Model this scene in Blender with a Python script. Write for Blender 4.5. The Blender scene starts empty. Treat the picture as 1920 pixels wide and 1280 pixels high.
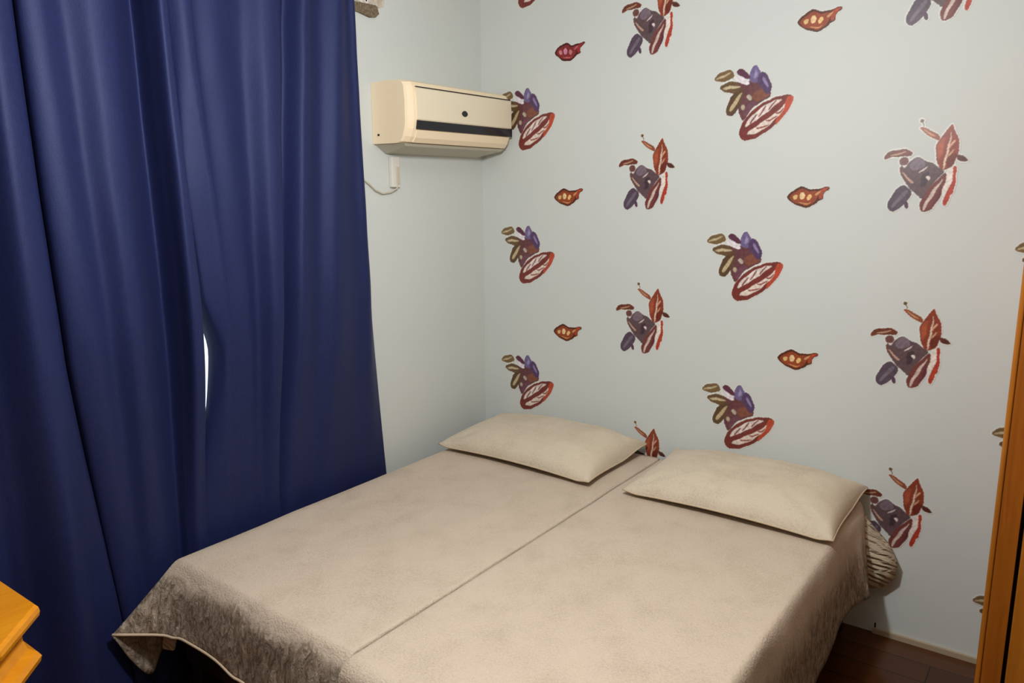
import bpy, bmesh, math, random
import numpy as np
from mathutils import Vector, Matrix, noise

S = bpy.context.scene
C = S.collection

# ------------------------------------------------------------------ camera
cd = bpy.data.cameras.new('camera'); cam = bpy.data.objects.new('camera', cd); C.objects.link(cam)
cam.matrix_world = Matrix(((0.807954, -0.107285, 0.579396, 2.39832),
                           (0.589209, 0.157999, -0.792382, -3.04628),
                           (-0.006533, 0.981594, 0.190869, 1.67436),
                           (0, 0, 0, 1)))
cd.sensor_width = 36.0; cd.lens = 1457.09 / 1920 * 36.0; cd.clip_start = 0.02
S.camera = cam

# ------------------------------------------------------------------ world, lamps, exposure
w = bpy.data.worlds.new('sky'); S.world = w; w.use_nodes = True
bgn = w.node_tree.nodes['Background']
bgn.inputs[0].default_value = (0.78, 0.86, 1.0, 1); bgn.inputs[1].default_value = 1.7

def lamp(name, loc, energy, col, radius):
    l = bpy.data.lights.new(name, 'POINT'); l.energy = energy; l.color = col; l.shadow_soft_size = radius
    o = bpy.data.objects.new(name, l); o.location = loc; C.objects.link(o); return o
lamp('ceiling_lamp_light', (1.50, -1.86, 2.16), 86, (1.0, 0.99, 0.985), 0.07)

S.view_settings.view_transform = 'Standard'; S.view_settings.look = 'None'
S.view_settings.exposure = 0.0; S.view_settings.gamma = 1.0
S.view_settings.use_curve_mapping = False

# ------------------------------------------------------------------ helpers
def lin(c):
    c = c / 255.0
    return c / 12.92 if c <= 0.04045 else ((c + 0.055) / 1.055) ** 2.4
def rgb(r, g, b): return (lin(r), lin(g), lin(b), 1.0)

def link_mesh(name, me, parent=None, m=None):
    o = bpy.data.objects.new(name, me); C.objects.link(o)
    if parent: o.parent = parent
    if m: me.materials.append(m)
    return o
def obj(name, bm, m=None, parent=None, smooth=False):
    me = bpy.data.meshes.new(name)
    bmesh.ops.recalc_face_normals(bm, faces=bm.faces)
    bm.to_mesh(me); bm.free()
    if smooth:
        for p in me.polygons: p.use_smooth = True
    return link_mesh(name, me, parent, m)
def tag(o, label, cat, group=None):
    o['label'] = label; o['category'] = cat
    if group: o['group'] = group
    return o
def empty(name, label, cat, loc=(0, 0, 0), group=None):
    o = bpy.data.objects.new(name, None); C.objects.link(o); o.location = loc; o.empty_display_size = 0.05
    return tag(o, label, cat, group)
def struct(o): o['kind'] = 'structure'; return o
def box(bm, x0, x1, y0, y1, z0, z1, bev=0.0, seg=2):
    g = bmesh.ops.create_cube(bm, size=1.0)
    for v in g['verts']:
        v.co = Vector((x0 + (v.co.x + .5) * (x1 - x0), y0 + (v.co.y + .5) * (y1 - y0), z0 + (v.co.z + .5) * (z1 - z0)))
    if bev:
        es = list({e for v in g['verts'] for e in v.link_edges})
        bmesh.ops.bevel(bm, geom=es, offset=bev, segments=seg, profile=0.5, affect='EDGES')
def prism(bm, pts, fn0, fn1):
    """closed outline pts mapped by fn0/fn1 to two end caps"""
    a = [bm.verts.new(fn0(p)) for p in pts]; b = [bm.verts.new(fn1(p)) for p in pts]
    n = len(pts)
    for i in range(n): bm.faces.new((a[i], a[(i + 1) % n], b[(i + 1) % n], b[i]))
    bm.faces.new(a); bm.faces.new(b[::-1])
def loft(bm, rings, cap=True):
    vs = [[bm.verts.new(p) for p in r] for r in rings]
    n = len(rings[0])
    for k in range(len(vs) - 1):
        for i in range(n):
            bm.faces.new((vs[k][i], vs[k][(i + 1) % n], vs[k + 1][(i + 1) % n], vs[k + 1][i]))
    if cap: bm.faces.new(vs[0]); bm.faces.new(vs[-1][::-1])
def grid_mesh(name, P, m, parent=None, thick=0.0, offset=1.0):
    """P[i][j] -> Vector; smooth sheet, optional solidify"""
    ni, nj = len(P), len(P[0])
    vs = [tuple(p) for r in P for p in r]
    fs = [(i * nj + j, i * nj + j + 1, (i + 1) * nj + j + 1, (i + 1) * nj + j) for i in range(ni - 1) for j in range(nj - 1)]
    me = bpy.data.meshes.new(name); me.from_pydata(vs, [], fs); me.update()
    for p in me.polygons: p.use_smooth = True
    o = link_mesh(name, me, parent, m)
    if thick:
        md = o.modifiers.new('thickness', 'SOLIDIFY'); md.thickness = thick; md.offset = offset
    return o
def tube(bm, pts, r, n=8):
    pts = [Vector(p) for p in pts]; rings = []
    for i, p in enumerate(pts):
        t = (pts[min(i + 1, len(pts) - 1)] - pts[max(i - 1, 0)]).normalized()
        u = t.orthogonal().normalized() if i == 0 else (u - t * u.dot(t)).normalized()
        v = t.cross(u)
        rings.append([p + (u * math.cos(2 * math.pi * k / n) + v * math.sin(2 * math.pi * k / n)) * r for k in range(n)])
    loft(bm, rings)
def crom(xs, ys, x):
    """smooth interpolation through control points"""
    if x <= xs[0]: return ys[0]
    if x >= xs[-1]: return ys[-1]
    for i in range(len(xs) - 1):
        if x <= xs[i + 1]: break
    t = (x - xs[i]) / (xs[i + 1] - xs[i])
    p0 = ys[max(i - 1, 0)]; p1 = ys[i]; p2 = ys[i + 1]; p3 = ys[min(i + 2, len(ys) - 1)]
    return 0.5 * (2 * p1 + (p2 - p0) * t + (2 * p0 - 5 * p1 + 4 * p2 - p3) * t * t + (3 * p1 - p0 - 3 * p2 + p3) * t ** 3)
def sstep(a, b, x):
    t = min(1, max(0, (x - a) / (b - a))); return t * t * (3 - 2 * t)
def n3(x, y, z): return noise.noise(Vector((x, y, z)))

# ------------------------------------------------------------------ materials
def newmat(name, col, rough=0.6, spec=0.4):
    m = bpy.data.materials.new(name); m.use_nodes = True
    b = m.node_tree.nodes['Principled BSDF']
    b.inputs['Base Color'].default_value = col; b.inputs['Roughness'].default_value = rough
    b.inputs['Specular IOR Level'].default_value = spec
    return m, m.node_tree, b
def N(nt, t, **kw):
    n = nt.nodes.new(t)
    for k, v in kw.items(): setattr(n, k, v)
    return n
def mapped(nt, scale, coord='Object', rot=(0, 0, 0)):
    tc = N(nt, 'ShaderNodeTexCoord'); mp = N(nt, 'ShaderNodeMapping')
    mp.inputs['Scale'].default_value = scale; mp.inputs['Rotation'].default_value = rot
    nt.links.new(tc.outputs[coord], mp.inputs[0]); return mp
def mixcol(nt, b, fac, c1, c2, lo=0.35, hi=0.65):
    r = N(nt, 'ShaderNodeValToRGB'); r.color_ramp.elements[0].position = lo; r.color_ramp.elements[1].position = hi
    r.color_ramp.elements[0].color = c1; r.color_ramp.elements[1].color = c2
    nt.links.new(fac, r.inputs[0]); nt.links.new(r.outputs[0], b.inputs['Base Color']); return r
def noisetex(nt, mp, scale, detail=4, rough=0.55, dist=0.0):
    n = N(nt, 'ShaderNodeTexNoise'); n.inputs['Scale'].default_value = scale; n.inputs['Detail'].default_value = detail
    n.inputs['Roughness'].default_value = rough; n.inputs['Distortion'].default_value = dist
    nt.links.new(mp.outputs[0], n.inputs['Vector']); return n
def bump(nt, b, h, strength, dist, prev=None):
    n = N(nt, 'ShaderNodeBump'); n.inputs['Strength'].default_value = strength; n.inputs['Distance'].default_value = dist
    nt.links.new(h, n.inputs['Height'])
    if prev: nt.links.new(prev.outputs[0], n.inputs['Normal'])
    nt.links.new(n.outputs[0], b.inputs['Normal']); return n

# pale painted plaster, faintly uneven, slightly silky
def wall_mat(name, c1, c2):
    m, nt, b = newmat(name, c1, 0.6, 0.22)
    mp = mapped(nt, (1, 1, 1))
    n = noisetex(nt, mp, 1.3, 3); mixcol(nt, b, n.outputs[0], c1, c2, 0.3, 0.7)
    f = noisetex(nt, mp, 9, 5); bump(nt, b, f.outputs[0], 0.15, 0.006)
    return m
M_WALL = wall_mat('wall_paint', rgb(207, 213, 211), rgb(211, 216, 213))
M_CEIL = newmat('ceiling_paint', rgb(205, 205, 200), 0.8)[0]
M_WALL2 = wall_mat('low_bounce_tan', rgb(150, 136, 116), rgb(156, 142, 122))  # unseen walls, tone made darker to cut the light they bounce

# dark red-brown glossy boards, running along the back wall
M_FLOOR, nt, b = newmat('floor_boards', rgb(70, 30, 18), 0.2, 0.35)
mp = mapped(nt, (1, 1, 1)); br = N(nt, 'ShaderNodeTexBrick'); br.offset = 0.37
br.inputs['Scale'].default_value = 1.0; br.inputs['Brick Width'].default_value = 1.3; br.inputs['Row Height'].default_value = 0.12
br.inputs['Mortar Size'].default_value = 0.002; br.inputs['Color1'].default_value = rgb(92, 52, 24)
br.inputs['Color2'].default_value = rgb(76, 42, 18); br.inputs['Mortar'].default_value = rgb(22, 9, 6)
nt.links.new(mp.outputs[0], br.inputs['Vector'])
mp2 = mapped(nt, (2.0, 26, 1)); g = noisetex(nt, mp2, 3.0, 6)
mx = N(nt, 'ShaderNodeMixRGB', blend_type='MULTIPLY'); mx.inputs[0].default_value = 0.6
rr = N(nt, 'ShaderNodeValToRGB'); rr.color_ramp.elements[0].color = (0.45, 0.4, 0.38, 1); rr.color_ramp.elements[1].color = (1, 1, 1, 1)
nt.links.new(g.outputs[0], rr.inputs[0]); nt.links.new(br.outputs[0], mx.inputs[1]); nt.links.new(rr.outputs[0], mx.inputs[2])
nt.links.new(mx.outputs[0], b.inputs['Base Color'])

M_TRIM = newmat('pale_trim', rgb(176, 160, 132), 0.4)[0]
M_TRIMW, nt, b = newmat('wood_trim', rgb(64, 42, 24), 0.4)

# beige plush bed fabric: short pile with nap; where it hangs ('hang' attribute) the pile is crinkled, with shade painted into its lows
def plush(name, col, col2, pile=1.0, scale=1.0):
    m, nt, b = newmat(name, col, 0.95, 0.1)
    mp = mapped(nt, (1, 1, 1))
    big = noisetex(nt, mp, 7, 4, 0.6)
    fine = noisetex(nt, mapped(nt, (1, 1.6, 1)), 150 * scale, 3, 0.6)
    a = N(nt, 'ShaderNodeMath', operation='MULTIPLY_ADD'); a.inputs[1].default_value = 0.55
    nt.links.new(fine.outputs[0], a.inputs[0])
    h = N(nt, 'ShaderNodeMath', operation='MULTIPLY'); h.inputs[1].default_value = 0.45
    nt.links.new(big.outputs[0], h.inputs[0]); nt.links.new(h.outputs[0], a.inputs[2])
    r1 = mixcol(nt, b, a.outputs[0], col2, col, 0.33, 0.52)
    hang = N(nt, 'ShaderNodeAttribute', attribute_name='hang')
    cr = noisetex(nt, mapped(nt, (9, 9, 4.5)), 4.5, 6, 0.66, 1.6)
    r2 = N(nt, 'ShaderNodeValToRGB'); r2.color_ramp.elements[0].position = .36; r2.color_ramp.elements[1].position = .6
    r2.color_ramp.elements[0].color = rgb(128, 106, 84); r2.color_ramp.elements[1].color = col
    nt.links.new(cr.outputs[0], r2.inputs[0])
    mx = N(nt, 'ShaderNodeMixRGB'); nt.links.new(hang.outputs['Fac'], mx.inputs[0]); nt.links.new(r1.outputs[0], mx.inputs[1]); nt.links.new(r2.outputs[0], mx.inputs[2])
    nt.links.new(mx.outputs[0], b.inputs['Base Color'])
    b1 = bump(nt, b, fine.outputs[0], 0.75 * pile, 0.005)
    mid = noisetex(nt, mapped(nt, (1, 1, 1)), 42, 3, 0.6, 0.6); b2 = bump(nt, b, mid.outputs[0], 0.28 * pile, 0.006, b1)
    b3 = bump(nt, b, big.outputs[0], 0.25, 0.012, b2)
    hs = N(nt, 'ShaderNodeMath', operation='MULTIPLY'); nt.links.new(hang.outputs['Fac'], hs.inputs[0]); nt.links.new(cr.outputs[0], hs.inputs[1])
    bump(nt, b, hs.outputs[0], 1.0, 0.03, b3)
    b.inputs['Sheen Weight'].default_value = 0.25; b.inputs['Sheen Roughness'].default_value = 0.4
    b.inputs['Sheen Tint'].default_value = rgb(235, 222, 205)
    return m
M_SPREAD = plush('beige_plush', rgb(208, 191, 172), rgb(188, 171, 151))
M_SHAM = plush('beige_sham', rgb(212, 199, 178), rgb(192, 178, 157), 0.6)
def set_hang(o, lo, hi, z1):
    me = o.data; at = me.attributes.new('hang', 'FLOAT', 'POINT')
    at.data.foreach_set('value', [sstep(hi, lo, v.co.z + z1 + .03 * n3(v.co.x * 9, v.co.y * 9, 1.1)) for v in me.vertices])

M_QUILT, nt, b = newmat('cream_quilting', rgb(205, 192, 168), 0.9, 0.1)
wv = N(nt, 'ShaderNodeTexWave'); wv.bands_direction = 'DIAGONAL'; wv.inputs['Scale'].default_value = 26; wv.inputs['Distortion'].default_value = 7
wv.inputs['Detail'].default_value = 3
nt.links.new(mapped(nt, (0.3, 0.5, 1.0)).outputs[0], wv.inputs['Vector']); bump(nt, b, wv.outputs[0], 0.8, 0.012)

# navy curtain cloth with fine weave
M_CURT, nt, b = newmat('navy_curtain_cloth', rgb(27, 34, 75), 0.55, 0.45)
fn = noisetex(nt, mapped(nt, (60, 60, 7)), 6, 4); mixcol(nt, b, fn.outputs[0], rgb(25, 31, 69), rgb(31, 38, 80), 0.3, 0.7)
bump(nt, b, noisetex(nt, mapped(nt, (1, 1, 1)), 420, 2).outputs[0], 0.25, 0.002)
b.inputs['Sheen Weight'].default_value = 0.05; b.inputs['Sheen Tint'].default_value = rgb(150, 155, 200)

b.inputs['Specular Tint'].default_value = rgb(185, 198, 240)
# honey-orange varnished pine, grain along the given axis
def wood(name, c1, c2, scale, rough=0.33):
    m, nt, b = newmat(name, c1, rough, 0.5)
    n = noisetex(nt, mapped(nt, scale), 2.5, 6, 0.6, 0.8); mixcol(nt, b, n.outputs[0], c1, c2, 0.3, 0.7)
    return m
M_PINE = wood('orange_pine', rgb(160, 92, 22), rgb(192, 118, 32), (18, 18, 0.8))
M_PINE_D = wood('orange_pine_dark', rgb(142, 76, 16), rgb(172, 98, 24), (18, 18, 0.8))
M_PINE_H = wood('orange_pine_flat', rgb(222, 138, 14), rgb(236, 154, 22), (14, 1.2, 14), 0.28)
M_GAP = newmat('dark_gap', rgb(24, 12, 8), 0.8)[0]
M_FRAME = newmat('black_bed_frame', rgb(26, 20, 18), 0.5)[0]
M_MATT = newmat('mattress_ticking', rgb(190, 180, 160), 0.9, 0.1)[0]
M_AC = newmat('aged_cream_plastic', rgb(246, 227, 194), 0.38, 0.45)[0]
M_AC2 = newmat('aged_cream_panel', rgb(232, 221, 195), 0.35, 0.45)[0]
M_ACU = newmat('grey_cream_plastic', rgb(190, 184, 166), 0.5)[0]
M_BLACK = newmat('black_gloss', rgb(12, 12, 22), 0.2, 0.5)[0]
M_WHITE = newmat('white_plastic', rgb(222, 220, 212), 0.45)[0]
M_CREAMW = newmat('cream_cable', rgb(200, 192, 172), 0.5)[0]
M_BRASS = newmat('brass', rgb(190, 150, 80), 0.3)[0]; M_BRASS.node_tree.nodes['Principled BSDF'].inputs['Metallic'].default_value = 1
M_STEEL = newmat('steel', rgb(190, 190, 190), 0.3)[0]; M_STEEL.node_tree.nodes['Principled BSDF'].inputs['Metallic'].default_value = 1
M_GLASS, nt, b = newmat('window_glass', (1, 1, 1, 1), 0.02); b.inputs['Transmission Weight'].default_value = 1.0; b.inputs['IOR'].default_value = 1.45
M_PLAST, nt, b = newmat('bare_plaster', rgb(196, 186, 170), 0.9)
mixcol(nt, b, noisetex(nt, mapped(nt, (1, 1, 1)), 60, 4).outputs[0], rgb(176, 164, 146), rgb(212, 204, 192))
M_RAWB, nt, b = newmat('raw_grey_wood', rgb(118, 104, 84), 0.85)
mixcol(nt, b, noisetex(nt, mapped(nt, (1, 12, 12)), 10, 4).outputs[0], rgb(96, 82, 64), rgb(134, 120, 98))
M_HEM = newmat('beige_binding', rgb(205, 186, 160), 0.9, 0.1)[0]
M_DECAL, nt, b = newmat('printed_vinyl', (1, 1, 1, 1), 0.38, 0.4)
at = N(nt, 'ShaderNodeAttribute', attribute_name='print'); nt.links.new(at.outputs['Color'], b.inputs['Base Color'])
# ------------------------------------------------------------------ room shell
ZF = -0.02; ZC = 2.72; XR = 3.05; YF = -4.1; T = 0.18
def slab(name, boxes, m):
    bm = bmesh.new()
    for q in boxes: box(bm, *q)
    return struct(obj(name, bm, m))
slab('floor', [(-T, XR + T, YF - T, T, ZF - 0.1, ZF)], M_FLOOR)
slab('ceiling', [(-T, XR + T, YF - T, T, ZC, ZC + 0.1)], M_CEIL)
slab('wall_back', [(-T, XR + T, 0, T, ZF, ZC)], M_WALL)
WY0, WY1, WZ0, WZ1 = -2.25, -1.15, 0.855, 2.3          # window opening behind the curtain
def wall_with_hole():
    bm = bmesh.new()
    ys = [YF, WY0, WY1, 0]; zs = [ZF, WZ0, WZ1, ZC]
    def sheet(x):
        v = [[bm.verts.new((x, y, z)) for z in zs] for y in ys]
        for i in range(3):
            for j in range(3):
                if not (i == 1 and j == 1): bm.faces.new((v[i][j], v[i + 1][j], v[i + 1][j + 1], v[i][j + 1]))
        return v
    a, c = sheet(0.0), sheet(-T)
    for p in ([(1, 1), (2, 1), (2, 2), (1, 2)], [(0, 0), (3, 0), (3, 3), (0, 3)]):
        if p[0] == (0, 0):
            p = [(0, 0), (1, 0), (2, 0), (3, 0), (3, 1), (3, 2), (3, 3), (2, 3), (1, 3), (0, 3), (0, 2), (0, 1)]
        for k in range(len(p)):
            i, j = p[k]; i2, j2 = p[(k + 1) % len(p)]
            bm.faces.new((a[i][j], a[i2][j2], c[i2][j2], c[i][j]))
    return struct(obj('wall_left', bm, M_WALL))
wall_with_hole()
slab('wall_right', [(XR, XR + T, YF, 0, ZF, ZC)], M_WALL2)
slab('wall_front', [(-T, XR + T, YF - T, YF, ZF, ZC)], M_WALL2)
slab('baseboard_back', [(1.9, XR, -0.012, 0.0, ZF, 0.0)], M_TRIM)
slab('baseboard_left', [(0.0, 0.012, YF, -0.012, ZF, 0.085)], M_TRIMW)

win = bpy.data.objects.new('window_1', None); C.objects.link(win); win.location = (-0.1, (WY0 + WY1) / 2, WZ0); struct(win)
def wpart(name, boxes, m):
    bm = bmesh.new()
    for x0, x1, y0, y1, z0, z1 in boxes: box(bm, x0 + .1, x1 + .1, y0 - win.location.y, y1 - win.location.y, z0 - WZ0, z1 - WZ0)
    return obj(name, bm, m, win)
f = .05; ym = (WY0 + WY1) / 2
wpart('window_frame', [(-.13, -.08, WY0, WY0 + f, WZ0, WZ1), (-.13, -.08, WY1 - f, WY1, WZ0, WZ1), (-.13, -.08, ym - f / 2, ym + f / 2, WZ0, WZ1),
                       (-.13, -.08, WY0, WY1, WZ1 - f, WZ1), (-.13, -.08, WY0, WY1, WZ0, WZ0 + f)], M_WHITE)
wpart('pane', [(-.108, -.102, WY0 + f, ym - f / 2, WZ0 + f, WZ1 - f)], M_GLASS)
wpart('pane', [(-.108, -.102, ym + f / 2, WY1 - f, WZ0 + f, WZ1 - f)], M_GLASS)

# ------------------------------------------------------------------ curtains
CZ = [2.62, 2.25, 1.2, 0.55, 0.03]
def curtain(name, cols, label, edge=None, sq=None):
    root = empty(name, label, 'curtain', (0.09, sum(c[2] for c in cols) / len(cols), 0.0), 'navy curtain panels at the window')
    nU = len(cols) - 1; sub = 14; P = []
    NZ = 90
    for k in range(NZ + 1):
        z = CZ[0] + (CZ[-1] - CZ[0]) * k / NZ
        row = []
        for u in range(nU * sub + 1):
            t = u / sub
            idx = list(range(len(cols)))
            i = min(int(t), nU - 1); tt = t - i
            def yz(c):
                yt, ym_, yb = c[1], c[2], c[3]
                return crom([0.03, 0.55, 1.2, 2.25, 2.62], [yb + (yb - ym_) * .5, yb, ym_, yt, yt + (yt - ym_) * .25], z)
            ctl = [cols[max(i - 1, 0)], cols[i], cols[i + 1], cols[min(i + 2, nU)]]
            ys = [yz(c) for c in ctl]; xs = [c[0] for c in ctl]
            def cr(p): return 0.5 * (2 * p[1] + (p[2] - p[0]) * tt + (2 * p[0] - 5 * p[1] + 4 * p[2] - p[3]) * tt * tt + (3 * p[1] - p[0] - 3 * p[2] + p[3]) * tt ** 3)
            x, y = cr(xs), cr(ys)
            if edge: y -= edge * sstep(3.2, 2.2, t) * sstep(1.13, 1.36, z) * (1 - sstep(1.6, 2.2, z))
            x += 0.006 * n3(y * 3, z * 1.1, 3.3) + 0.0022 * n3(y * 14, z * 5, 9.1)
            # folds open out a little lower down
            x = 0.088 + (x - 0.088) * (1.25 + 0.2 * sstep(2.3, 0.8, z))
            if sq:                                  # squeezed behind the bed
                a = sstep(1.35, 0.52, z) * sstep(-2.12, -2.03, y)
                x = x * (1 - a) + (0.016 + 0.40 * x) * a
            row.append(Vector((max(x, 0.012), y, z)) - root.location)
        P.append(row)
    o = grid_mesh('cloth', P, M_CURT, root, 0.0025, 0.0)
    return root
LP = [(.05, -2.78, -2.80, -2.82), (.13, -2.66, -2.68, -2.70), (.06, -2.52, -2.54, -2.56), (.125, -2.40, -2.42, -2.43), (.06, -2.25, -2.27, -2.28),
      (.07, -2.20, -2.21, -2.21), (.125, -2.155, -2.145, -2.12), (.115, -2.10, -2.075, -2.00), (.092, -2.075, -2.05, -1.975), (.075, -2.055, -2.03, -1.955), (.10, -2.078, -2.052, -1.975),
      (.125, -2.075, -2.045, -1.965), (.132, -2.03, -1.99, -1.93), (.108, -1.965, -1.93, -1.89), (.128, -1.895, -1.875, -1.845), (.118, -1.83, -1.83, -1.80),
      (.07, -1.77, -1.765, -1.76), (.045, -1.725, -1.71, -1.725), (.095, -1.715, -1.695, -1.71), (.138, -1.705, -1.690, -1.69), (.14, -1.685, -1.662, -1.668), (.122, -1.668, -1.641, -1.648), (.10, -1.675, -1.65, -1.655)]
curtain('curtain', LP, 'wide navy blue curtain panel on the left, hanging in deep folds beside the orange cabinet', sq=True)
RP = [(.05, -1.66, -1.562, -1.66), (.07, -1.655, -1.562, -1.655), (.09, -1.64, -1.556, -1.63), (.108, -1.61, -1.545, -1.585), (.108, -1.58, -1.525, -1.545), (.092, -1.555, -1.51, -1.525),
      (.10, -1.48, -1.45, -1.46), (.088, -1.39, -1.40, -1.41), (.12, -1.32, -1.36, -1.37), (.118, -1.26, -1.32, -1.345), (.065, -1.20, -1.285, -1.325), (.115, -1.15, -1.235, -1.28),
      (.098, -1.07, -1.14, -1.17), (.122, -1.00, -1.07, -1.10), (.10, -.935, -.945, -.96), (.105, -.90, -.88, -.86), (.07, -.875, -.83, -.768)]
curtain('curtain', RP, 'narrower navy blue curtain panel beside the air conditioner, its foot behind the left bed', edge=.05, sq=True)

# ------------------------------------------------------------------ beds
def bed(x0, x1, label):
    r = empty('single_bed', label, 'bed', ((x0 + x1) / 2, -0.95, ZF), 'single beds pushed together')
    lo = r.location
    def part(name, q, m=M_FRAME, b=0.004):
        bm = bmesh.new(); q = [q[0] - lo.x, q[1] - lo.x, q[2] - lo.y, q[3] - lo.y, q[4] - lo.z, q[5] - lo.z]; box(bm, *q, bev=b); return obj(name, bm, m, r)
    part('side_rail', (x0 + .02, x0 + .05, -1.82, -.03, .17, .27)); part('side_rail', (x1 - .05, x1 - .02, -1.82, -.03, .17, .27))
    part('end_rail', (x0 + .05, x1 - .05, -1.82, -1.79, .17, .27)); part('end_rail', (x0 + .05, x1 - .05, -.06, -.03, .17, .27))
    part('slat_base', (x0 + .05, x1 - .05, -1.79, -.06, .25, .27))
    for x in (x0 + .03, x1 - .08):
        for y in (-1.81, -.09): part('leg', (x, x + .05, y, y + .05, ZF, .17))
    return r
bed(.15, .985, 'black framed single bed on the left against the curtain, under a beige bedspread')
bed(1.015, 1.83, 'black framed single bed on the right, nearer the wardrobe, under a beige bedspread')
def mattress(x0, x1, label):
    bm = bmesh.new(); box(bm, x0, x1, -1.82, -.025, .272, .488, .035, 4)
    return tag(obj('mattress', bm, M_MATT, smooth=True), label, 'mattress', 'mattresses of the two beds')
mattress(.155, .985, 'pale mattress of the left bed, covered by the bedspread nearest the curtain')
mattress(1.037, 1.788, 'pale mattress of the right bed, covered by the bedspread nearest the wardrobe')

# quilted protector of the right mattress; its head corner sags out past the bedspread
def protector():
    x0, x1, y0, y1 = 1.03, 1.793, -1.823, -.022
    def ring(z, grow, lobe):
        pts = []
        per = []
        n = 26
        for i in range(n): per.append((x0 + (x1 - x0) * i / n, y0, 0, -1))
        for i in range(70): per.append((x1, y0 + (y1 - y0) * i / 70, 1, 0))
        for i in range(n): per.append((x1 - (x1 - x0) * i / n, y1, 0, 1))
        for i in range(40): per.append((x0, y1 - (y1 - y0) * i / 40, -1, 0))
        for k, (x, y, nx, ny) in enumerate(per):
            g = math.exp(-((y - (-.028)) / .068) ** 2) if nx > 0 or (ny > 0 and x > x1 - .02) else 0.0
            wr = 0.004 * math.sin(y * 90 + z * 40) * (1 if nx > 0 else .3)
            dz = -lobe[1] * g
            X = x + (nx if nx > 0 else 0) * (grow + lobe[0] * g + wr * (1 if grow > 0 else 0)); Y = min(y, -.008)
            if nx <= 0: X, Y = x + nx * min(grow, .004), min(y + ny * min(grow, .004), -.008)
            if ny > 0 and g > 0: X += lobe[0] * g * .9
            pts.append((X, Y, z + dz))
        return pts
    rings = [ring(.4905, -.03, (.02, 0)), ring(.4905, 0.0, (.03, 0)), ring(.478, .004, (.040, .0)), ring(.43, .008, (.09, .01)), ring(.385, .010, (.155, .02)), ring(.35, .009, (.188, .05)),
             ring(.335, .008, (.18, .10)), ring(.33, .006, (.135, .15)), ring(.33, .004, (.06, .175))]
    bm = bmesh.new(); loft(bm, rings, cap=False)
    bm.faces.new([v for v in bm.verts if abs(v.co.z - .4905) < 1e-6][:len(rings[0])])
    return obj('mattress_protector', bm, M_QUILT, smooth=True)
tag(protector(), 'cream quilted mattress protector bulging out at the head of the right bed by the wall', 'mattress protector')

ZT = .512
def topz(x, y):
    return ZT + 0.0035 * n3(x * 3.1, y * 2.3, 1.7) + 0.0018 * n3(x * 9, y * 7, 4.2)
def arc(t, r):  # quarter rounding: t in 0..1 -> (out, down)
    a = t * math.pi / 2
    return r * math.sin(a), r * (1 - math.cos(a))

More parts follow.
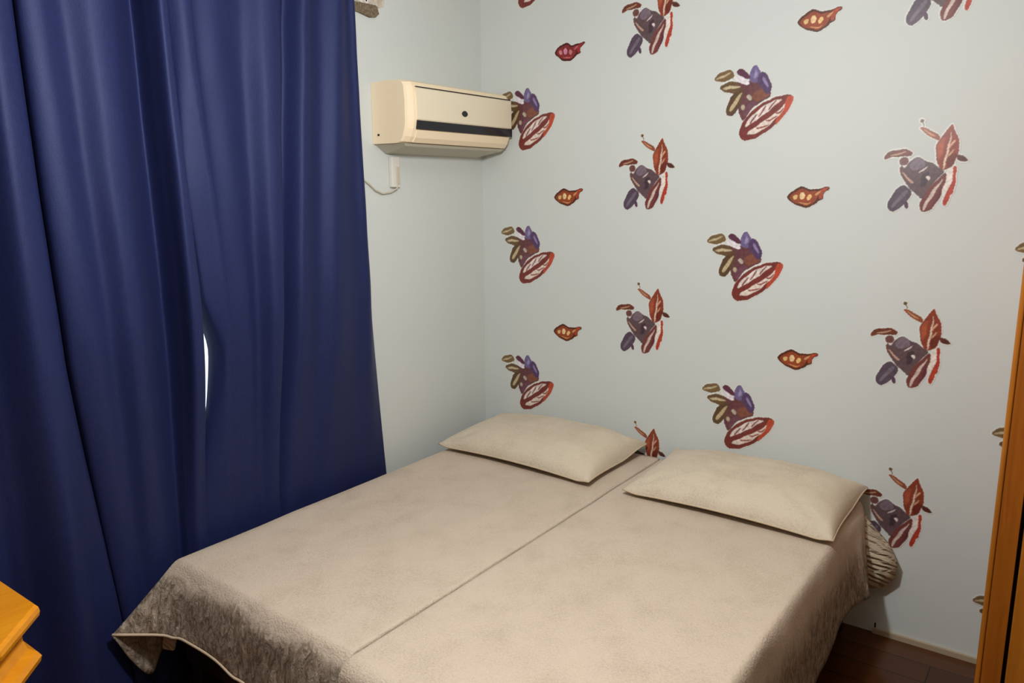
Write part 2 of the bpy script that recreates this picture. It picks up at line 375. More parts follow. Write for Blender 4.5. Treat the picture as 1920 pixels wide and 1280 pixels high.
def left_spread():
    """rows run head -> foot -> down the foot drape; columns run from the curtain side to the seam"""
    root = empty('bedspread', 'beige plush bedspread on the left bed, its foot corner flaring out by the curtain', 'bedspread', (.56, -.95, .5), 'plush bedspreads of the two beds')
    lo = root.location
    xc = [(.15, -2.0), (.25, -1.925), (.32, -1.905), (.47, -1.90), (.60, -1.905), (.75, -1.93), (.90, -1.96), (.985, -1.97)]
    hx = [.135, .20, .25, .31, .46, .54, .60, .75, .90, 1.0]
    hX = [.10, .190, .235, .285, .448, .53, .590, .755, .905, 1.0]
    hY = [-2.015, -1.910, -1.89, -1.883, -1.882, -1.882, -1.882, -1.89, -1.90, -1.90]
    hZ = [.331, .313, .309, .314, .302, .287, .285, .26, .25, .25]
    yf = lambda x: -1.792 - .028 * sstep(.2, .9, x)
    nx = 90; P = []
    us = [i / nx for i in range(nx + 1)]
    def col(x, edge):
        pts = []
        for j in range(70): 
            y = -.03 + (yf(x) + .03) * j / 70
            pts.append(Vector((x, y, topz(x, y) - edge)))
        # rounding then the hanging drape to the hem
        hp = Vector((crom(hx, hX, x), crom(hx, hY, x), crom(hx, hZ, x)))
        y0 = yf(x); p0 = Vector((x, y0, ZT - edge)); r = .055
        p1 = p0 + Vector((0, -r * .55, 0)); p3 = hp
        p2 = Vector((hp.x * .35 + x * .65, y0 - r * 1.15, ZT - .065))
        for j in range(0, 46):
            t = j / 45
            q = ((1 - t) ** 3) * p0 + 3 * t * (1 - t) ** 2 * p1 + 3 * t * t * (1 - t) * p2 + t ** 3 * p3
            wob = 0.007 * n3(q.x * 7, q.z * 9, 8.8) * sstep(0.15, .6, t)
            q = q + Vector((0, wob, 0)); pts.append(q)
        return pts
    for i in range(nx + 1):
        x = .135 + (.988 - .135) * us[i]
        P.append([p - lo for p in col(x, .006 * (1 - sstep(.135, .175, x)))])
    x = .988                                       # tuck down into the seam
    for dx, dz in ((.005, .0015), (.0075, .006), (.008, .022)):
        P.append([p - lo + Vector((dx, 0, -dz)) for p in col(x, 0)])
    # curtain side: hangs from the same edge down to its own hem
    first = [p + lo for p in P[0]]
    nt_ = 26; side = []
    n = len(first)
    hyS = [-2.02, -1.965, -1.91, -1.875, -1.82, -1.7, -.03]; hzS = [.331, .22, .145, .20, .27, .30, .30]
    for k in range(nt_ + 1):
        t = k / nt_; row = []
        for j, p in enumerate(first):
            # target on the side hem, matched by position along the edge
            if j < 70: ty = p.y; 
            else:
                s = (j - 69) / 46.0; ty = first[69].y + (-2.015 - first[69].y) * s
            tz = crom(hyS, hzS, ty) if ty > -2.02 else .331
            tx = .112 - .010 * sstep(-1.8, -2.0, ty)
            h = Vector((tx, ty, tz))
            if t == 0: q = p
            else:
                r1 = Vector((tx - .002, p.y, p.z - .012 - .01 * (j < 70)))
                q = ((1 - t) ** 2) * p + 2 * t * (1 - t) * r1 + t * t * h
            row.append(q - lo)
        side.append(row)
    grid = side[::-1][:-1] + P
    o = grid_mesh('spread_cloth', grid, M_SPREAD, root, 0.006, -1.0)
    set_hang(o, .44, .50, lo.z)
    # hem binding along the foot and the corner
    pts = [P[i][-1] for i in range(0, nx + 1, 2)]
    bm = bmesh.new(); tube(bm, pts, .0045, 8); obj('hem', bm, M_HEM, root, True)
    bm = bmesh.new()          # small folded tab showing under the hem
    tb = [(.148, .286), (.218, .296), (.196, .240), (.128, .222)]
    v_ = [[bm.verts.new(Vector((p[0], y, p[1])) - lo) for p in tb] for y in (-1.878, -1.866)]
    for k in range(4): bm.faces.new((v_[0][k], v_[0][(k + 1) % 4], v_[1][(k + 1) % 4], v_[1][k]))
    bm.faces.new(v_[0]); bm.faces.new(v_[1][::-1]); bmesh.ops.bevel(bm, geom=bm.edges[:], offset=.004, segments=2, affect='EDGES')
    obj('fabric_tab', bm, M_QUILT, root)
    return root
left_spread()

def right_spread():
    root = empty('bedspread', 'beige plush bedspread on the right bed, draped down its side toward the wardrobe', 'bedspread', (1.42, -.95, .5), 'plush bedspreads of the two beds')
    lo = root.location
    hy = [-2.0, -1.6, -1.2, -.85, -.68, -.52, -.40, -.30, -.23, -.18]
    hX = [1.87, 1.87, 1.87, 1.87, 1.87, 1.87, 1.872, 1.885, 1.908, 1.915]
    hZ = [.13, .13, .13, .14, .155, .187, .22, .222, .218, .225]
    y_foot = -1.845
    P = []
    ys = [-.035 - .012 + (y_foot + .047) * j / 110 for j in range(111)]
    def drape(y, x):  # foot overhang
        return y
    rows = []
    def section(y, drop=0.0, yo=0.0):
        """one cross-section from the seam over the top and down the wardrobe side"""
        pts = []
        for dx, dz in ((-.008, .022), (-.0075, .006), (-.005, .0015)): pts.append(Vector((1.0085 + dx + .0045, y + yo, topz(1.01, y) + .002 - dz - drop)))
        xe = 1.818
        for i in range(56):
            x = 1.0125 + (xe - 1.0125) * i / 56
            pts.append(Vector((x, y + yo, topz(x, y) + .002 - drop)))
        s = sstep(-.22, -.05, y)                      # head end of the drape leans to the wall
        hyy = y - .15 * s
        h = Vector((crom(hy, hX, hyy), hyy + yo, crom(hy, hZ, hyy)))
        p0 = Vector((xe, y + yo, topz(xe, y) + .002 - drop)); r = .036
        p1 = p0 + Vector((r * .95, 0, 0)); p2 = Vector((xe + r * 1.0, y * .6 + hyy * .4 + yo, ZT - .05))
        if drop: h.z = min(h.z, p0.z - .02)
        for j in range(41):
            t = j / 40
            q = ((1 - t) ** 3) * p0 + 3 * t * (1 - t) ** 2 * p1 + 3 * t * t * (1 - t) * p2 + t ** 3 * h
            q.x += (.010 * n3(q.y * 4.5, q.z * 2.0, 2.2) + .004 * n3(q.y * 14, q.z * 6, 5.2)) * sstep(.2, .7, t)
            pts.append(q)
        return pts
    for y in ys: rows.append(section(y))
    # rounding over the foot and the drape there
    for k in range(1, 9):
        o_, d_ = arc(k / 8, .05); rows.append([Vector((p.x, p.y - o_, p.z - d_)) if p.z > .3 else Vector((p.x, p.y - o_ , p.z)) for p in section(y_foot)])
    base = rows[-1]
    for k in range(1, 15):
        d = .24 * k / 14
        rows.append([Vector((p.x, p.y - .06 * (k / 14) ** .8 + .012 * math.sin(p.x * 22) * k / 14, max(p.z - d * (1 if p.z > .35 else max(0, (p.z - .2) / .15)), .19))) for p in base])
    rows = [[p - lo for p in r] for r in rows]
    o = grid_mesh('spread_cloth', rows, M_SPREAD, root, 0.006, 1.0)
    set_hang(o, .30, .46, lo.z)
    return root
right_spread()

# ------------------------------------------------------------------ pillows
def pillow(label, cx, cy, wx, wy, H, z0, tilt, rz, seed):
    root = empty('pillow', label, 'pillow', (cx, cy, z0), 'pillows at the head of the beds')
    root.rotation_euler = (tilt, 0, rz)
    n, m_ = 56, 44; top = []; bot = []
    for i in range(n + 1):
        a, b_ = [], []
        for j in range(m_ + 1):
            u = -1 + 2 * i / n; v = -1 + 2 * j / m_
            e = (1 - abs(u) ** 4.6) * (1 - abs(v) ** 3.4)
            h = H * max(e, 0) ** .6 * (.90 + .10 * u) * (.94 + .06 * v)
            pin = .035 * (1 - abs(v) ** 2) * abs(u) ** 3; pin2 = .03 * (1 - abs(u) ** 2) * abs(v) ** 3
            x = u * wx / 2 * (1 - pin); y = v * wy / 2 * (1 - pin2)
            wr = .006 * n3(u * 2.2 + seed, v * 2.0, seed) + .003 * n3(u * 6 + seed, v * 6, seed * 2)
            # creases running in from the corners
            cr = -.009 * math.exp(-((abs(u) - abs(v)) / .09) ** 2) * sstep(.35, .8, abs(u)) * (1 - sstep(.9, 1, abs(u)))
            k = max(e, 0) ** .4
            lift = .012 * (1 - u * u) * sstep(-.8, -1.0, v) + .010 * sstep(.85, 1, abs(u)) * sstep(.2, -.9, v) + .02 * sstep(.8, 1, abs(u)) * sstep(.2, .9, v)
            a.append(Vector((x, y, .010 + h * .80 + (wr + cr) * k + lift)))
            b_.append(Vector((x, y, .002 + lift)))
        top.append(a); bot.append(b_)
    bm = bmesh.new()
    vt = [[bm.verts.new(p) for p in r] for r in top]; vb = [[bm.verts.new(p) for p in r] for r in bot]
    for i in range(n):
        for j in range(m_):
            bm.faces.new((vt[i][j], vt[i + 1][j], vt[i + 1][j + 1], vt[i][j + 1])); bm.faces.new((vb[i][j], vb[i][j + 1], vb[i + 1][j + 1], vb[i + 1][j]))
    per = [(i, 0) for i in range(n)] + [(n, j) for j in range(m_)] + [(i, m_) for i in range(n, 0, -1)] + [(0, j) for j in range(m_, 0, -1)]
    for k in range(len(per)):
        i, j = per[k]; i2, j2 = per[(k + 1) % len(per)]
        bm.faces.new((vb[i][j], vb[i2][j2], vt[i2][j2], vt[i][j]))
    pts = [top[i][j] * 0.5 + bot[i][j] * 0.5 for i, j in per]
    obj('sham', bm, M_SHAM, root, True)
    bm = bmesh.new(); tube(bm, pts + pts[:1], .0035, 6); obj('piping', bm, M_HEM, root, True)
    return root
pillow('beige pillow on the left bed, tucked into the corner below the air conditioner', .525, -.265, .80, .49, .142, .531, .03, -.02, 1.3)
pillow('beige pillow on the right bed, lying nearer the wardrobe', 1.455, -.265, .775, .49, .142, .531, .03, 0.0, 5.1)

# ------------------------------------------------------------------ air conditioner
AY0, AY1 = -.725, -.035
ac = empty('air_conditioner', 'cream wall air conditioner with a black band, high in the corner beside the curtain', 'air conditioner', (0, (AY0 + AY1) / 2, 1.86))
def ay(p, y): return Vector((p[0], y - ac.location.y, p[1] - ac.location.z))
prof = [(.001, 1.862), (.001, 2.106), (.10, 2.110), (.165, 2.107), (.19, 2.098), (.200, 2.082), (.205, 2.03), (.205, 1.945), (.200, 1.918), (.188, 1.888), (.172, 1.868), (.150, 1.862)]
def sc(p, k): return (p[0] * k if p[0] > .02 else p[0], 1.985 + (p[1] - 1.985) * (0.985 if k < 1 else 1))
bm = bmesh.new()
loft(bm, [[ay(sc(p, .90), AY0) for p in prof], [ay(sc(p, .95), AY0 + .006) for p in prof], [ay(p, AY0 + .03) for p in prof], [ay(p, AY1 - .03) for p in prof], [ay(sc(p, .95), AY1 - .006) for p in prof], [ay(sc(p, .90), AY1) for p in prof]])
bmesh.ops.recalc_face_normals(bm, faces=bm.faces)
obj('casing', bm, M_AC, ac)
und = [(.001, 1.8625), (.165, 1.8625), (.155, 1.852), (.06, 1.836), (.02, 1.829), (.001, 1.829)]
bm = bmesh.new()
loft(bm, [[ay((p[0], p[1]), AY0 + .012 + (1.8625 - p[1]) * 1.6) for p in und], [ay((p[0], p[1]), AY1 - .012 - (1.8625 - p[1]) * .6) for p in und]])
obj('underside', bm, M_ACU, ac)
fp = [(.2035, 2.078), (.2085, 2.074), (.2105, 2.03), (.2105, 1.958), (.2085, 1.953), (.2035, 1.953)]
bm = bmesh.new(); loft(bm, [[ay(p, AY0 + .045) for p in fp], [ay(p, AY1 - .012) for p in fp]]); fpn = obj('front_panel', bm, M_AC2, ac)
bm = bmesh.new(); box(bm, .2, .2065, AY0 + .045 - ac.location.y, AY1 - .012 - ac.location.y, 2.0785 - ac.location.z, 2.0815 - ac.location.z); obj('panel_seam', bm, M_GAP, ac)
bd = [(.2035, 1.951), (.2095, 1.951), (.2085, 1.917), (.2005, 1.917)]
bm = bmesh.new(); loft(bm, [[ay(p, AY0 + .045) for p in bd], [ay(p, AY1 - .006) for p in bd]]); obj('display_band', bm, M_BLACK, ac)
lv = [(.1985, 1.912), (.2035, 1.914), (.192, 1.884), (.176, 1.866), (.172, 1.868), (.186, 1.888)]
bm = bmesh.new(); loft(bm, [[ay(p, AY0 + .05) for p in lv], [ay(p, AY1 - .02) for p in lv]]); obj('air_flap', bm, M_AC, ac)
bm = bmesh.new()
prism(bm, [(-.385 + .017 * math.cos(a) * (1 + .12 * math.cos(2 * a)), 1.995 + .0125 * math.sin(a)) for a in [2 * math.pi * k / 20 for k in range(20)]],
      lambda p: Vector((.2103, p[0] - ac.location.y, p[1] - ac.location.z)), lambda p: Vector((.2125, p[0] - ac.location.y, p[1] - ac.location.z)))
obj('badge', bm, M_BLACK, ac)
bm = bmesh.new(); box(bm, .03, .04, AY0 - .0015 - ac.location.y, AY0 + .002 - ac.location.y, .035, .043); obj('screw_cap', bm, M_GAP, ac)

# cable clip under it, with a loop of cable running behind the curtain
clip = empty('cable_box', 'small white cable box hanging under the air conditioner, its cable looping behind the curtain', 'cable box', (0, -.615, 1.69))
bm = bmesh.new(); box(bm, .001, .022, -.026, .022, .0, .126, .004, 2); obj('box_body', bm, M_WHITE, clip)
bm = bmesh.new(); box(bm, .022, .026, -.004, .016, .012, .085, .0015, 1); obj('slot_cover', bm, M_CREAMW, clip)
bm = bmesh.new(); tube(bm, [(.024, .004, .02), (.022, .0, -.004), (.015, -.03, -.02), (.010, -.075, -.026), (.009, -.115, -.012), (.009, -.15, .014), (.009, -.21, .05)], .0035, 8); obj('cable', bm, M_CREAMW, clip, True)

# bare plaster patch with an old wooden block beside the curtain top
br_ = empty('wall_bracket', 'old grey wooden block with pale plaster, high beside the curtain top', 'bracket', (0, -.72, 2.38))
bm = bmesh.new()
def wob(pts): return pts
prism(bm, [(-.11, -.012), (-.06, -.016), (.0, -.026), (.026, -.022), (.046, -.006), (.040, .012), (.03, .024), (-.11, .020)], lambda p: Vector((.0005, p[0], p[1])), lambda p: Vector((.012, p[0], p[1])))
obj('wood_block', bm, M_RAWB, br_)
bm = bmesh.new()
prism(bm, [(-.11, .021), (.03, .025), (.05, .018), (.078, .030), (.085, .06), (.08, .11), (-.11, .11)], lambda p: Vector((.0005, p[0], p[1])), lambda p: Vector((.008, p[0], p[1])))
obj('plaster_patch', bm, M_PLAST, br_)
for yy in (-.052, -.022):
    bm = bmesh.new()
    for rad, x0, x1 in ((.0115, .008, .012),):
        prism(bm, [(yy + rad * math.cos(a), .034 + rad * math.sin(a)) for a in [2 * math.pi * k / 16 for k in range(16)]], lambda p: Vector((x0, p[0], p[1])), lambda p: Vector((x1, p[0], p[1])))
    s_ = obj('screw_plug', bm, M_WHITE, br_)
    bm = bmesh.new(); prism(bm, [(yy + .004 * math.cos(a), .034 + .004 * math.sin(a)) for a in [2 * math.pi * k / 12 for k in range(12)]], lambda p: Vector((.012, p[0], p[1])), lambda p: Vector((.0126, p[0], p[1])))
    obj('screw_hole', bm, M_GAP, s_)

# small dark nail just above the skirting by the bed
bm = bmesh.new(); tube(bm, [(1.909, -.001, .012), (1.909, -.010, .013)], .0022, 8); tube(bm, [(1.909, -.009, .006), (1.909, -.0095, .024)], .003, 8)
tag(obj('nail', bm, M_GAP), 'small dark nail in the wall just above the floor beside the bed', 'nail')

# ------------------------------------------------------------------ wardrobe
WX0, WX1, WYF, WH = 2.275, 3.02, -.50, 2.02
wd = empty('wardrobe', 'orange varnished pine wardrobe at the right edge, standing against the back wall', 'wardrobe', ((WX0 + WX1) / 2, WYF / 2, ZF))
def wp(name, q, m, bev=0.0, parent=wd):
    l = wd.location; bm = bmesh.new(); box(bm, q[0] - l.x, q[1] - l.x, q[2] - l.y, q[3] - l.y, q[4] - l.z, q[5] - l.z, bev=bev, seg=3); return obj(name, bm, m, parent)
wp('side_panel', (WX0 + .004, WX0 + .024, WYF + .012, -.012, ZF, WH - .03), M_PINE)
wp('side_panel', (WX1 - .02, WX1, WYF + .012, -.012, ZF, WH - .03), M_PINE)
wp('back_panel', (WX0 + .024, WX1 - .02, -.02, -.013, ZF + .02, WH - .03), M_PINE)
wp('top_panel', (WX0 - .012, WX1 + .01, WYF - .02, -.012, WH - .03, WH), M_PINE, .008)
wp('plinth', (WX0 + .024, WX1 - .02, WYF + .03, WYF + .05, ZF, .06), M_PINE_D)
wp('corner_moulding', (WX0, WX0 + .014, WYF - .006, WYF + .012, ZF, WH - .031), M_PINE, .0055)
wp('front_stile', (WX0 + .0145, WX0 + .066, WYF, WYF + .018, ZF, WH - .031), M_PINE_D, .002)
wp('front_stile', (WX1 - .05, WX1, WYF, WYF + .011, ZF, WH - .031), M_PINE_D, .002)
wp('shadow_lining', (WX0 + .06, WX1 - .05, WYF + .03, WYF + .034, .06, WH - .04), M_GAP)
dm = (WX0 + .076 + WX1 - .06) / 2
for a, c, s in ((WX0 + .076, dm - .002, 1), (dm + .002, WX1 - .058, -1)):
    d = wp('door', (a, c, WYF - .008, WYF + .014, .07, WH - .045), M_PINE, .004)
    bm = bmesh.new(); l = wd.location; hx_ = (c - .04 if s > 0 else a + .04)
    bmesh.ops.create_uvsphere(bm, u_segments=16, v_segments=10, radius=.014)
    for v in bm.verts: v.co = Vector((hx_ - l.x + v.co.x, WYF - .024 - l.y + v.co.y, 1.0 - l.z + v.co.z))
    obj('knob', bm, M_BRASS, d, True)

# ------------------------------------------------------------------ small cabinet with chamfered corners
NH = .70
ns = empty('nightstand', 'orange wooden cabinet corner with a moulded top, at the lower left before the curtain', 'nightstand', (.39, -2.6, ZF))
l = ns.location
def octo(x0, x1, y0, y1, ch):
    return [(x0, y0), (x1 - ch, y0), (x1, y0 + ch), (x1, y1 - ch), (x1 - ch, y1), (x0, y1)]
X0, XC, YB = .2, .45, -2.33
def ring(off, z, ch=.135):
    X1 = XC + ch + off; pts = octo(X0, X1, -2.83 - off, YB + off, ch + off * .41)
    return [Vector((p[0] - l.x, p[1] - l.y, z - l.z)) for p in pts]
bm = bmesh.new(); loft(bm, [ring(-.036, NH - .044), ring(-.010, NH - .040), ring(-.002, NH - .030), ring(0, NH - .020), ring(-.002, NH - .008), ring(-.008, NH)]); obj('top_board', bm, M_PINE_H, ns)
bm = bmesh.new(); loft(bm, [ring(-.020, NH - .160), ring(-.010, NH - .150), ring(-.007, NH - .136), ring(-.014, NH - .124), ring(-.030, NH - .112), ring(-.037, NH - .09), ring(-.038, NH - .0445)]); obj('cove_moulding', bm, M_PINE_H, ns)
bm = bmesh.new(); loft(bm, [ring(-.05, ZF + .07), ring(-.05, NH - .1605)]); body = obj('body', bm, M_PINE_H, ns)
bm = bmesh.new(); loft(bm, [ring(-.02, ZF), ring(-.02, ZF + .06), ring(-.035, ZF + .0695)]); obj('plinth', bm, M_PINE_H, ns)
bm = bmesh.new(); box(bm, XC + .135 - .05 - l.x, XC + .135 - .036 - l.x, -2.78 - l.y, -2.52 - l.y, .14, .48, .004); d = obj('drawer', bm, M_PINE_H, ns)
bm = bmesh.new(); bmesh.ops.create_uvsphere(bm, u_segments=14, v_segments=8, radius=.013)
for v in bm.verts: v.co += Vector((XC + .135 - .024 - l.x, -2.65 - l.y, .31))
obj('knob', bm, M_BRASS, d, True)

# ------------------------------------------------------------------ wall stickers (millimetres from each sticker's anchor)
BLOOM = [
 ((118, 94, 62), [(-216, 155),(-192, 175),(-153, 187),(-134, 178),(-129, 156),(-154, 144),(-191, 141)]),
 ((192, 176, 142), [(-206, 155),(-171, 169),(-136, 176),(-164, 162),(-197, 150)]),
 ((104, 80, 52), [(-193, 119),(-166, 137),(-124, 143),(-82, 122),(-90, 97),(-128, 93),(-164, 102)]),
 ((196, 180, 146), [(-180, 120),(-135, 126),(-93, 117),(-132, 114),(-165, 111)]),
 ((92, 68, 46), [(-159, 15),(-153, 54),(-137, 90),(-99, 112),(-77, 91),(-88, 58),(-113, 29),(-133, 9)]),
 ((188, 170, 132), [(-145, 23),(-135, 56),(-113, 85),(-90, 100),(-106, 71),(-125, 38)]),
 ((104, 62, 66), [(-118, 133),(-83, 135),(-48, 143),(-14, 143),(11, 111),(20, 78),(-4, 64),(-37, 47),(-65, 23),(-84, -12),(-96, 0),(-110, 26),(-97, 64),(-87, 97)]),
 ((128, 78, 62), [(-57, 84),(-29, 106),(2, 109),(18, 84),(-21, 62),(-49, 58)]),
 ((112, 70, 84), [(-95, 31),(-61, 62),(-32, 60),(-54, 34),(-82, 2)]),
 ((112, 98, 142), [(-75, 151),(-67, 175),(-47, 198),(-30, 177),(-24, 150),(-39, 126),(-62, 131)]),
 ((84, 62, 100), [(-31, 171),(-5, 159),(14, 130),(19, 103),(7, 79),(-20, 103),(-38, 134)]),
 ((150, 140, 176), [(-57, 147),(-47, 179),(-39, 167),(-42, 143)]),
 ((140, 124, 164), [(-23, 152),(-5, 140),(8, 106),(-9, 116)]),
 ((96, 50, 72), [(-124, 175),(-109, 187),(-85, 177),(-63, 147),(-83, 145),(-113, 160)]),
 ((228, 222, 228), [(-130, 159),(-107, 159),(-68, 137),(-70, 122),(-109, 132)]),
 ((188, 176, 160), [(-80, 83),(-66, 90),(-53, 70),(-67, 62)]),
 ((190, 176, 150), [(-99, 48),(-84, 53),(-79, 38),(-92, 28)]),
 ((120, 52, 46), [(-100, -67),(-98, -33),(-81, -3),(-48, 31),(-9, 56),(33, 72),(71, 78),(100, 74),(100, 51),(86, 22),(60, -11),(25, -42),(-14, -68),(-54, -83),(-83, -84)]),
 ((184, 76, 52), [(73, 68),(100, 74),(100, 51),(86, 22),(60, -11),(33, -35),(48, 3),(71, 37)]),
 ((228, 214, 208), [(-84, -37),(-64, -2),(-25, 32),(19, 56),(64, 66),(37, 42),(-1, 14),(-45, -17)]),
 ((230, 214, 202), [(-73, -59),(-33, -31),(17, -1),(55, 28),(76, 49),(61, 13),(24, -23),(-15, -52),(-49, -63)]),
 ((140, 84, 84), [(-63, -25),(-52, -8),(-36, 16),(-32, 14),(-44, -8),(-56, -24)]),
 ((140, 84, 84), [(-29, 2),(-16, 23),(0, 44),(4, 42),(-10, 20),(-23, 3)]),
 ((140, 84, 84), [(7, 27),(21, 45),(36, 61),(40, 58),(27, 42),(13, 27)]),
 ((150, 84, 70), [(-36, -35),(-15, -36),(13, -25),(14, -30),(-12, -42),(-32, -42)]),
 ((150, 84, 70), [(0, -9),(20, -9),(45, 4),(46, 0),(24, -15),(4, -15)]),
 ((150, 84, 70), [(33, 15),(50, 16),(66, 32),(68, 28),(53, 10),(36, 9)]),
]
BRANCH = [
 ((138, 62, 42), [(-12, -140),(-24, -114),(-33, -80),(-33, -53),(-21, -27),(-6, -7),(7, 16),(18, -6),(31, -31),(38, -55),(35, -85),(30, -112),(13, -135)]),
 ((108, 46, 34), [(10, -90),(32, -77),(30, -112),(13, -131),(2, -128)]),
 ((168, 84, 58), [(-25, -100),(-31, -66),(-21, -37),(-9, -26),(-8, -62),(-15, -100)]),
 ((220, 196, 176), [(-7, -133),(-1, -84),(5, -43),(8, -5),(10, -46),(5, -90),(-2, -136)]),
 ((206, 160, 130), [(4, -90),(22, -66),(23, -71),(7, -97)]),
 ((206, 160, 130), [(6, -60),(21, -36),(24, -43),(9, -67)]),
 ((148, 78, 50), [(-26, -43),(-46, -34),(-70, -16),(-94, 5),(-68, 4),(-45, -11),(-24, -24)]),
 ((200, 158, 120), [(-82, 0),(-64, -6),(-31, -32),(-49, -23)]),
 ((100, 80, 44), [(-91, 21),(-91, 30),(-83, 33),(-76, 27),(-81, 21),(-75, 6),(-78, 5),(-84, 19)]),
 ((88, 46, 36), [(28, -85),(43, -88),(61, -97),(71, -108),(55, -113),(37, -105)]),
 ((96, 76, 80), [(-142, -125),(-116, -120),(-109, -109),(-92, -94),(-76, -96),(-57, -107),(-42, -112),(-18, -128),(-4, -139),(4, -145),(-19, -166),(-35, -194),(-45, -222),(-59, -239),(-87, -214),(-110, -188),(-122, -176),(-135, -148)]),
 ((122, 106, 118), [(-104, -109),(-89, -95),(-74, -98),(-57, -113),(-63, -127),(-93, -143),(-110, -126)]),
 ((70, 54, 62), [(-71, -154),(-42, -138),(-48, -183),(-67, -202)]),
 ((218, 208, 204), [(-134, -122),(-114, -117),(-125, -134)]),
 ((214, 204, 200), [(-80, -146),(-51, -121),(-53, -127),(-74, -149)]),
 ((222, 208, 204), [(-54, -160),(-46, -156),(-38, -166),(-47, -174)]),
 ((196, 160, 140), [(-131, -142),(-113, -157),(-87, -184),(-100, -182),(-123, -156)]),
 ((120, 64, 52), [(-142, -128),(-133, -134),(-125, -165),(-106, -182),(-116, -179),(-132, -153)]),
 ((110, 56, 42), [(-195, -95),(-186, -78),(-162, -70),(-136, -66),(-118, -68),(-101, -78),(-110, -92),(-137, -92),(-166, -93),(-184, -102)]),
 ((188, 150, 124), [(-182, -92),(-151, -79),(-117, -75),(-145, -85)]),
 ((112, 70, 66), [(-142, -96),(-118, -94),(-109, -106),(-118, -123),(-140, -122)]),
 ((86, 70, 86), [(-167, -269),(-164, -245),(-151, -213),(-124, -186),(-99, -199),(-91, -215),(-101, -239),(-120, -265),(-143, -281),(-159, -279)]),
 ((112, 102, 114), [(-157, -269),(-141, -239),(-117, -208),(-99, -202),(-122, -237),(-144, -266)]),
 ((84, 54, 80), [(-115, -257),(-106, -239),(-96, -254),(-103, -273)]),
 ((116, 60, 56), [(-61, -276),(-65, -251),(-55, -225),(-33, -186),(-10, -158),(10, -143),(10, -181),(0, -220),(-12, -248),(-28, -273),(-45, -281)]),
 ((206, 186, 178), [(-55, -271),(-44, -236),(-22, -194),(3, -158),(-14, -200),(-33, -239),(-48, -275)]),
 ((100, 48, 62), [(-29, -265),(-14, -225),(0, -189),(6, -192),(-4, -225),(-17, -250)]),
 ((232, 222, 212), [(11, -145),(27, -123),(30, -137),(23, -189),(6, -220),(-1, -211),(8, -175)]),
 ((176, 62, 46), [(22, -124),(37, -123),(38, -181),(35, -215),(25, -218),(24, -239),(17, -260),(8, -256),(5, -234),(19, -203),(30, -156)]),
]
POD = [
 ((84, 42, 24), [(-77, -2),(-67, 11),(-56, 21),(-39, 31),(-22, 37),(-5, 34),(10, 25),(22, 25),(44, 29),(73, 35),(81, 31),(77, 23),(66, 17),(56, 7),(60, -11),(44, -15),(34, -26),(19, -36),(2, -42),(-17, -41),(-35, -35),(-53, -24),(-70, -12)]),
 ((150, 68, 38), [(-68, -2),(-55, 12),(-36, 23),(-19, 28),(-4, 25),(8, 16),(23, 18),(39, 20),(38, 6),(35, -11),(24, -25),(2, -34),(-20, -32),(-43, -24),(-59, -13)]),
 ((172, 74, 44), [(39, 23),(73, 32),(77, 28),(54, 12),(56, -9),(41, -9)]),
 ((224, 190, 124), [(-54, -2),(-50, 6),(-40, 7),(-35, 0),(-38, -10),(-47, -11)]),
 ((232, 200, 150), [(-30, 0),(-26, 13),(-15, 16),(-8, 3),(-12, -11),(-23, -13)]),
 ((224, 186, 120), [(-2, -4),(2, 6),(11, 8),(17, -2),(11, -14),(2, -14)]),
 ((214, 150, 96), [(-36, -21),(-18, -24),(4, -25),(18, -20),(4, -30),(-18, -29)]),
 ((206, 150, 104), [(23, 6),(46, 23),(48, 19),(32, 1)]),
]

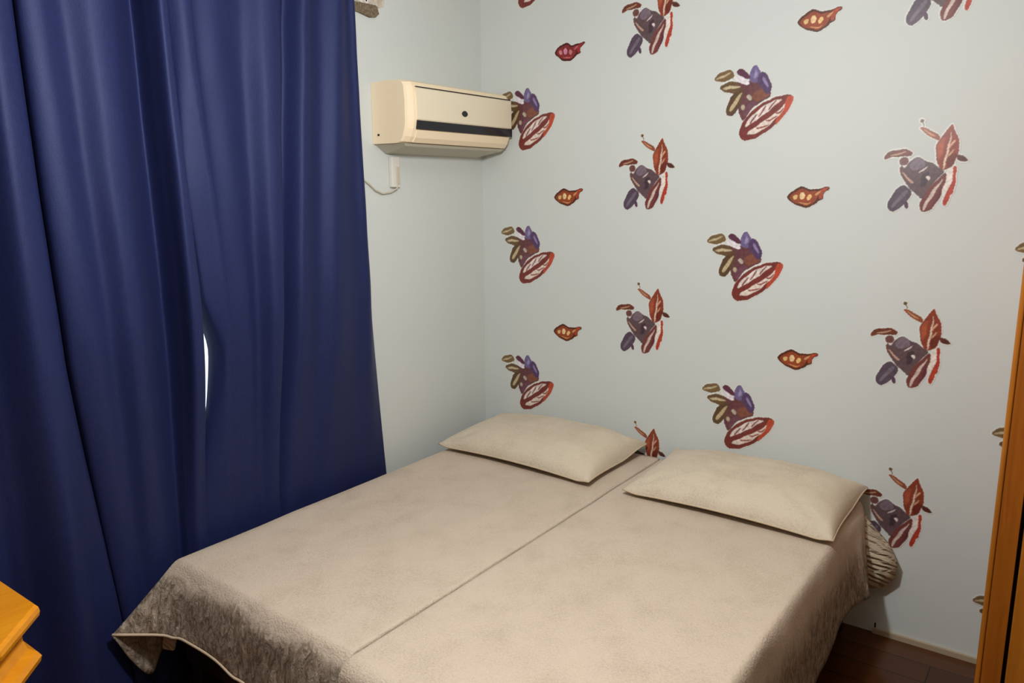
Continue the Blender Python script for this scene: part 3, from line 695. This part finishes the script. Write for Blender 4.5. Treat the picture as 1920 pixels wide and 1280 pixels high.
def inside(px, pz, poly):
    r = np.zeros(px.shape, bool); n = len(poly); j = n - 1
    for i in range(n):
        xi, zi = poly[i]; xj, zj = poly[j]
        if zi != zj:
            r ^= ((zi > pz) != (zj > pz)) & (px < (xj - xi) * (pz - zi) / (zj - zi) + xi)
        j = i
    return r
def decal_mesh(name, patches, shift=None, seed=0, step=2.0):
    allp = [p for _, q in patches for p in q]
    x0 = min(p[0] for p in allp) - 9; x1 = max(p[0] for p in allp) + 9; z0 = min(p[1] for p in allp) - 9; z1 = max(p[1] for p in allp) + 9
    xs = np.arange(x0, x1, step); zs = np.arange(z0, z1, step); gx, gz = np.meshgrid(xs, zs, indexing='ij')
    col = np.zeros(gx.shape + (3,)); col[:] = [lin(v) for v in (222, 224, 218)]
    mask = np.zeros(gx.shape, bool)
    sub = [(-.5, -.5), (.5, -.5), (-.5, .5), (.5, .5), (0, 0)]
    rng = np.random.RandomState(seed); wob = rng.rand(8) * 6.28
    wx = 1.2 * np.sin(gz * .13 + wob[0]) + .5 * np.sin(gz * .55 + gx * .2 + wob[1]); wz = 1.2 * np.sin(gx * .14 + wob[2]) + .5 * np.sin(gx * .5 - gz * .3 + wob[3])
    for c, q in patches:
        q = [(.75 * a[0] + .25 * b[0], .75 * a[1] + .25 * b[1]) if h == 0 else (.25 * a[0] + .75 * b[0], .25 * a[1] + .75 * b[1]) for a, b in zip(q, q[1:] + q[:1]) for h in (0, 1)]
        cov = sum(inside(gx + wx + a * step, gz + wz + b * step, q).astype(float) for a, b in sub) / len(sub)
        mask |= cov > 0
        cl = np.array([lin(v) for v in c])
        if shift: cl = cl * np.array(shift)
        col = col * (1 - cov[..., None]) + cl * cov[..., None]
    mott = 1 + .16 * np.sin(gx * .17 + wob[4] + 2 * np.sin(gz * .09)) * np.sin(gz * .19 + wob[5] + 2 * np.sin(gx * .11)) + .10 * (rng.rand(*gx.shape) - .5)
    col = np.where(mask[..., None], col * mott[..., None], col)
    d = mask.copy()
    for _ in range(2):
        e = d.copy(); e[1:] |= d[:-1]; e[:-1] |= d[1:]; e[:, 1:] |= d[:, :-1]; e[:, :-1] |= d[:, 1:]; d = e
    # close pinholes so the sticker is one sheet
    idx = -np.ones(gx.shape, int); verts = []; cols = []; faces = []
    keep = d[:-1, :-1] & d[1:, :-1] & d[1:, 1:] & d[:-1, 1:]
    for i, j in zip(*np.nonzero(keep)):
        q = []
        for a, b in ((i, j), (i + 1, j), (i + 1, j + 1), (i, j + 1)):
            if idx[a, b] < 0:
                idx[a, b] = len(verts); verts.append((gx[a, b] / 1000, -.0014, gz[a, b] / 1000)); cols.append((*col[a, b], 1.0))
            q.append(int(idx[a, b]))
        faces.append(tuple(q))
    # turned-down rim, so the vinyl has a thickness
    cnt = {}
    for fc in faces:
        for k in range(4):
            a, b = fc[k], fc[(k + 1) % 4]; cnt.setdefault((min(a, b), max(a, b)), []).append((a, b))
    low = {}
    def dn(v):
        if v not in low: low[v] = len(verts); verts.append((verts[v][0], -.0003, verts[v][2])); cols.append(cols[v])
        return low[v]
    for es in list(cnt.values()):
        if len(es) == 1: a, b = es[0]; faces.append((b, a, dn(a), dn(b)))
    me = bpy.data.meshes.new(name); me.from_pydata(verts, [], faces)
    at_ = me.attributes.new('print', 'FLOAT_COLOR', 'POINT'); at_.data.foreach_set('color', np.array(cols, dtype=np.float32).ravel())
    me.materials.append(M_DECAL); me.update(); return me
ME_D = decal_mesh('bloom_sticker', BLOOM, seed=1); ME_B = decal_mesh('branch_sticker', BRANCH, seed=2)
ME_P = decal_mesh('pod_sticker', POD, seed=3, step=1.5); ME_PM = decal_mesh('pod_sticker', POD, (.78, .42, 1.25), 4, 1.5)
def sticker(name, me, x, z, label, group, rot=0.0):
    o = bpy.data.objects.new(name, me); C.objects.link(o); o.location = (x, 0, z); o.rotation_euler = (0, rot, 0)
    return tag(o, label, 'wall sticker', group)
DZ = .625; DX = 1.055
G1 = 'violet bloom stickers on the back wall'; G2 = 'red branch stickers on the back wall'; G3 = 'small brown pod stickers on the back wall'
D_ = 'violet bloom sticker with red-edged leaf, '
for i, j, s in ((0, -1, 'only its dark tip showing at the top edge'), (0, 0, 'partly behind the air conditioner'), (0, 1, 'below the air conditioner, near the corner'),
                (0, 2, 'just above the left pillow'), (1, 0, 'topmost in mid wall'), (1, 1, 'halfway down the mid wall'), (1, 2, 'just above the right pillow'),
                (2, 1, 'its edge at the upper right frame edge'), (2, 2, 'peeping out beside the middle of the wardrobe'), (2, 3, 'peeping out beside the wardrobe low down')):
    sticker('wall_sticker', ME_D, .318 + i * DX, 1.941 - j * DZ, D_ + s, G1, .02 * math.sin(3 * i + 2 * j))
B_ = 'red-brown branch sticker with slate leaves, '
for i, j, s in ((0, -1, 'cut by the top edge, left'), (0, 0, 'upper whole one nearest the corner'), (0, 1, 'lower whole one nearest the corner'),
                (0, 2, 'peeping up between the two pillows'), (1, -1, 'cut by the top edge, right'), (1, 0, 'upper whole one near the wardrobe'),
                (1, 1, 'lower whole one near the wardrobe'), (1, 2, 'beside the right pillow at the bed corner')):
    sticker('wall_sticker', ME_B, .941 + i * DX, 1.87 - j * DZ, B_ + s, G2, .02 * math.sin(2 * i + 3 * j))
P_ = 'small brown pod sticker with gold seeds, '
for i, j, s in ((0, 0, ''), (0, 1, 'left column, level with the cable box'), (0, 2, 'left column, lower one'), (1, 0, 'right column, at the top'),
                (1, 1, 'right column, middle one'), (1, 2, 'right column, lowest one')):
    sticker('wall_sticker', ME_PM if (i, j) == (0, 0) else ME_P, .492 + i * DX, 2.27 - j * DZ, (P_ + s) if s else 'small maroon pod sticker at the top near the corner', G3, .03 * math.sin(2 * i + 3 * j + 1))
